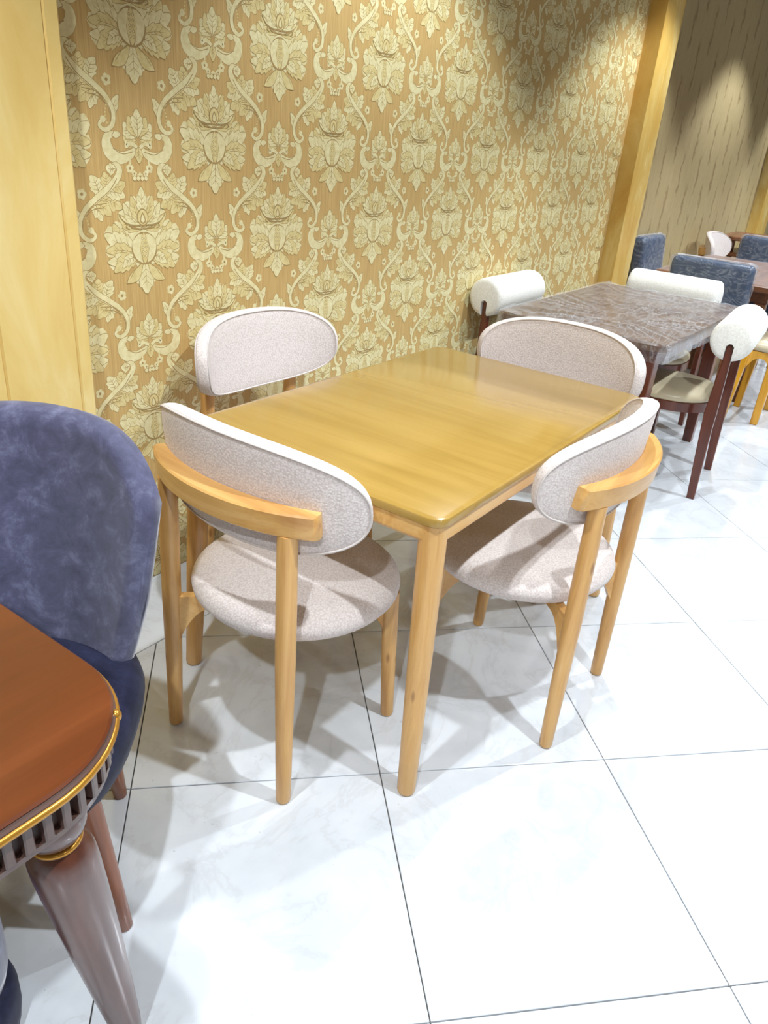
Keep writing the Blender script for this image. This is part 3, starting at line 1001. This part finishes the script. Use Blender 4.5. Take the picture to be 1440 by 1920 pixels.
# ------------------------------------------------------------------ bolster chairs round it
def bolster_chair():
    """faces +y; the bolster back lies along x at local y = -.30"""
    r = root('bolster_chair')
    BR = .092; BL = .255; ZB = .752; BY = -.245
    # bolster with a slot at each end that the plank leg runs up into
    N = 44; sw = .017; slot = .075
    def ring(x, rr, cut):
        pts = []
        for k in range(N):
            a = -PI / 2 + 2 * PI * (k + .5) / N
            yy, zz = rr * math.cos(a), rr * math.sin(a)
            pts.append([x, BY + yy, ZB + zz])
        if cut:
            # pull the lowest points up into a notch
            for k in (0, N - 1):
                sgn = 1 if k == 0 else -1
                pts[k] = [x, BY + sgn * sw * .35, ZB - rr + slot * min(1, rr / BR)]
            for k in (1, N - 2):
                sgn = 1 if k == 1 else -1
                pts[k] = [x, BY + sgn * sw, ZB - rr + slot * .82 * min(1, rr / BR)]
            for k in (2, N - 3):
                sgn = 1 if k == 2 else -1
                pts[k] = [x, BY + sgn * sw, ZB - math.sqrt(max(rr * rr - sw * sw, 0))]
        return [tuple(p) for p in pts]
    xs = [(-BL, BR - .022, 1), (-BL + .004, BR - .010, 1), (-BL + .014, BR - .002, 1), (-BL + .03, BR, 1), (-BL + .055, BR, 1), (-BL + .062, BR, 0)]
    rings = [ring(*q) for q in xs] + [ring(x, BR, 0) for x in (-.1, 0, .1)] + [ring(-x, rr, c) for x, rr, c in reversed(xs)]
    MB().rings(rings).build('backrest', M['cream'], r, smooth=True, angle=50)['label'] = 'cream upholstered bolster'
    # plank back legs, broad in depth
    for sx in (-1, 1):
        rs = []
        for z, yc, wd in ((0, BY - .010, .017), (.35, BY + .005, .024), (.42, BY + .006, .026), (.70, BY, .015), (ZB - BR + slot - .004, BY, .013)):
            x = sx * (BL - .030 - .004 * z)
            rs.append([(x - .014, yc - wd, z), (x + .014, yc - wd, z), (x + .014, yc + wd, z), (x - .014, yc + wd, z)])
        MB().rings(rs).build('leg', M['mahogany'], r, bevel=.003, segs=1)
        rs = []
        for z, w_ in ((0, .016), (.38, .023)):
            x, y = sx * ease(.185, .170, z / .38), ease(.215, .185, z / .38)
            rs.append([(x - w_, y - w_, z), (x + w_, y - w_, z), (x + w_, y + w_, z), (x - w_, y + w_, z)])
        MB().rings(rs).build('leg', M['mahogany'], r, bevel=.003, segs=1)
    # D shaped seat on a bent wooden frame
    def dpoly(i):
        pts = []
        for k in range(40):
            a = 2 * PI * k / 40; e = 2 / 2.7
            c_, s_ = math.cos(a), math.sin(a)
            wx = (.232 - i) * (1 - .10 * max(0, -s_))
            pts.append((wx * math.copysign(abs(c_) ** e, c_), .0 + (.222 - i) * math.copysign(abs(s_) ** e, s_)))
        return pts
    slab(dpoly, [(.01, .385), (0, .388), (0, .430), (.006, .433)]).build('seat_frame', M['mahogany'], r, smooth=True, angle=40)
    slab(dpoly, [(.006, .432), (.0, .440), (.002, .455), (.02, .470), (.07, .480), (.14, .484)]).build('seat', M['taupe_seat'], r, smooth=True)
    return r
bc = bolster_chair()
GB = 'cream bolster chairs round the film-wrapped table'
def putb(o, x, y, rz, label):
    o.location = (x, y, 0); o.rotation_euler = (0, 0, rz); tag(o, label, 'chair', GB)
putb(bc, 3.760, .920, math.radians(5), 'cream bolster chair on the aisle side of the film-wrapped table, next to amber legs')
putb(copy_tree(bc), 3.640, 1.540, PI, 'cream bolster chair pressed against the damask wall beside the film-wrapped table')
putb(copy_tree(bc), 4.375, 1.235, PI / 2, 'cream bolster chair at the far end of the film-wrapped table, before the navy chair')

# ------------------------------------------------------------------ third set: film-wrapped brown table, navy chairs
def far_table():
    x0, x1, y0, y1 = 5.34, 6.75, .80, 1.58
    cx, cy = (x0 + x1) / 2, (y0 + y1) / 2; hx, hy = (x1 - x0) / 2, (y1 - y0) / 2
    r = root('dining_table', (cx, cy, 0), 0, 'brown table under film among the wrapped navy chairs', 'table')
    ZT = .76
    ol = lambda i: rrect(-hx + i, hx - i, -hy + i, hy - i, .03, 5)
    slab(ol, [(.008, ZT - .04), (0, ZT - .034), (0, ZT - .006), (.006, ZT)]).build('tabletop', M['far_wood'], r, smooth=True, angle=30)
    MB().box(-hx + .06, hx - .06, -hy + .06, hy - .06, ZT - .11, ZT - .04).build('apron', M['far_wood'], r)
    for sx in (-1, 1):
        for sy in (-1, 1):
            rs = []
            for z, w_ in ((0, .024), (.65, .036)):
                rs.append([(sx * (hx - .1) + dx * w_, sy * (hy - .1) + dy * w_, z) for dx, dy in ((-1, -1), (1, -1), (1, 1), (-1, 1))])
            MB().rings(rs).build('leg', M['far_wood'], r, bevel=.004)
    NX, NY = 50, 30
    m = MB(); g = []
    for j in range(NY + 1):
        for i in range(NX + 1):
            x, y = ease(-hx, hx, i / NX), ease(-hy, hy, j / NY)
            g.append((x, y, ZT + .002 + .004 * (.5 + .5 * math.sin(x * 31 + 3 * math.sin(y * 11))) ** 4))
    m.add(g, [(j * (NX + 1) + i, j * (NX + 1) + i + 1, (j + 1) * (NX + 1) + i + 1, (j + 1) * (NX + 1) + i) for j in range(NY) for i in range(NX)])
    m.build('plastic_wrap', M['film'], r, smooth=True, recalc=False)
far_table()

def navy_chair():
    """faces +y; square upholstered back in film"""
    r = root('navy_chair')
    W, T = .235, .045
    m = MB(); rs = []
    lv = [(.40, -.19), (.55, -.205), (.75, -.225), (.93, -.245)]
    def sec(z, y, i):
        return [(x, yy, z) for x, yy in rrect(-W + i, W - i, y - T + i, y + T - i, max(.028 - i * .5, .006), 5)]
    rs = [sec(.42, -.195, .01)] + [sec(z, y, 0) for z, y in lv[0:0]] + [sec(.44, -.197, 0), sec(.6, -.212, 0), sec(.75, -.228, 0), sec(.885, -.242, 0), sec(.905, -.244, .008), sec(.915, -.245, .022)]
    m.rings(rs)
    m.build('backrest', M['navy'], r, smooth=True, angle=60)
    m = MB()
    def sec2(z, y, i, ph):
        out = []
        for k, (x, yy) in enumerate(rrect(-W - .006 + i, W + .006 - i, y - T - .006 + i, y + T + .006 - i, .03, 5)):
            wv = .0035 * math.sin(k * 2.1 + ph) + .0025 * math.sin(k * .9 + ph * 1.7)
            out.append((x + math.copysign(wv, x), yy + wv, z + .004 * math.sin(k * 1.3 + ph)))
        return out
    rs = [sec2(ease(.44, .895, k / 14), ease(-.197, -.243, k / 14), 0, k * .8) for k in range(15)] + [sec2(.914, -.245, .004, 3), sec2(.924, -.246, .03, 1)]
    m.rings(rs, cap=False)
    top = rs[-1]
    m.add(top, [tuple(range(len(top)))])
    m.build('plastic_wrap', M['film_chair'], r, smooth=True)
    slab(lambda i: rrect(-.235 + i, .235 - i, -.20 + i, .25 - i, .05 - i * .3, 5), [(.02, .39), (.004, .40), (0, .43), (.008, .465), (.03, .482), (.08, .488)]).build('seat', M['navy'], r, smooth=True, angle=60)
    for sx in (-1, 1):
        for y in (-.19, .21):
            rs = []
            for z, w_ in ((0, .016), (.40, .023)):
                rs.append([(sx * .195 + dx * w_, y + dy * w_, z) for dx, dy in ((-1, -1), (1, -1), (1, 1), (-1, 1))])
            MB().rings(rs).build('leg', M['far_wood'], r, bevel=.003, segs=1)
    return r
nc = navy_chair()
GN = 'navy chairs in plastic film'
def putn(o, x, y, rz, label):
    o.location = (x, y, 0); o.rotation_euler = (0, 0, rz); tag(o, label, 'chair', GN)
putn(nc, 5.16, 1.125, -PI / 2, 'navy chair in plastic film right behind the cream bolster, largest of the navy backs')
putn(copy_tree(nc), 5.86, 1.575, PI, 'navy chair in plastic film against the wall by the golden pilaster')
putn(copy_tree(nc), 6.78, 1.20, PI / 2, 'navy chair in plastic film at the right edge, beyond the brown table')

# amber wood chair cut by the right edge
def amber_chair():
    r = root('amber_chair', (5.17, .75, 0), 0, 'amber yellow wooden chair with arched stretcher at the right edge', 'chair')
    def post(pts):
        rs = [[(x + dx * a, y + dy * a, z) for dx, dy in ((-1, -1), (1, -1), (1, 1), (-1, 1))] for x, y, z, a in pts]
        MB().rings(rs).build('leg', M['yellow_wood'], r, bevel=.004, segs=1)
    feet = [((-.15, -.075), (-.15, -.085)), ((-.262, .098), (-.19, .075)), ((.25, -.075), (.25, -.085)), ((.16, .098), (.19, .075))]
    for k, (f, t) in enumerate(feet):
        if k in (0, 2): post([(*f, 0, .021), (*t, .45, .026), (t[0], t[1] - .05, .98, .02)])
        else: post([(*f, 0, .019), (*t, .44, .024)])
    for a, b in ((0, 1), (2, 3)):
        rings = []
        p, q = feet[a][1], feet[b][1]
        for k in range(17):
            t = k / 16; x, y = ease(p[0], q[0], t), ease(p[1], q[1], t); zt = .44; zb = .40 - .11 * (abs(t - .5) * 2) ** 2.5
            rings.append([(x - .011, y - .004, zb), (x + .011, y + .004, zb), (x + .011, y + .004, zt), (x - .011, y - .004, zt)])
        MB().rings(rings).build('arched_stretcher', M['yellow_wood'], r, smooth=True, angle=40)
    MB().box(-.15, .25, -.097, -.073, .38, .44).build('cross_rail', M['yellow_wood'], r)
    MB().box(-.19, .19, .063, .087, .38, .44).build('cross_rail', M['yellow_wood'], r)
    slab(lambda i: rrect(-.19 + i, .27 - i, -.11 + i, .10 - i, .05 - i * .3, 5), [(.01, .442), (0, .45), (0, .47), (.02, .49), (.08, .50)]).build('seat', M['taupe_seat'], r, smooth=True, angle=60)
    MB().box(-.15, .25, -.155, -.115, .86, .97).build('back_rail', M['yellow_wood'], r, bevel=.01)
amber_chair()

# far away pieces
put(copy_tree(ch), 7.33, 1.56, PI, 'small beige chair far off against the taupe wall', 'beige chairs far off')

def tier_table():
    r = root('side_table', (8.05, 1.48, 0), 0, 'tiered brown wooden side table far off by the taupe wall', 'table')
    for z, s in ((.84, .34), (.70, .27), (.52, .38)):
        slab(lambda i: rrect(-s + i, s - i, -.30 + i, .30 - i, .10, 6), [(.01, z - .035), (0, z - .03), (0, z - .006), (.006, z)]).build('shelf', M['far_wood'], r, smooth=True, angle=30)
    for sx in (-1, 1):
        for sy in (-1, 1):
            MB().tube([(sx * .2, sy * .2, 0), (sx * .2, sy * .2, .4), (sx * .2, sy * .2, .82)], [.018, .024, .022], 12).build('leg', M['far_wood'], r, smooth=True, angle=50)
tier_table()

def white_chair():
    r = root('armchair', (9.35, 1.22, 0), math.radians(100), 'white upholstered chair farthest off at the right edge', 'chair')
    slab(lambda i: rrect(-.25 + i, .25 - i, -.28 + i, -.18 - i, .045 - i * .3, 5), [(.01, .42), (0, .44), (0, .90), (.012, .93), (.03, .945)]).build('backrest', M['cream'], r, smooth=True, angle=60)
    slab(lambda i: rrect(-.26 + i, .26 - i, -.2 + i, .27 - i, .06 - i * .3, 5), [(.02, .34), (0, .36), (0, .45), (.02, .475), (.08, .48)]).build('seat', M['cream'], r, smooth=True, angle=60)
    for sx in (-1, 1):
        for y in (-.2, .2):
            MB().tube([(sx * .2, y, 0), (sx * .2, y, .2), (sx * .19, y, .35)], [.014, .018, .02], 12).build('leg', M['far_wood'], r, smooth=True, angle=50)
white_chair()
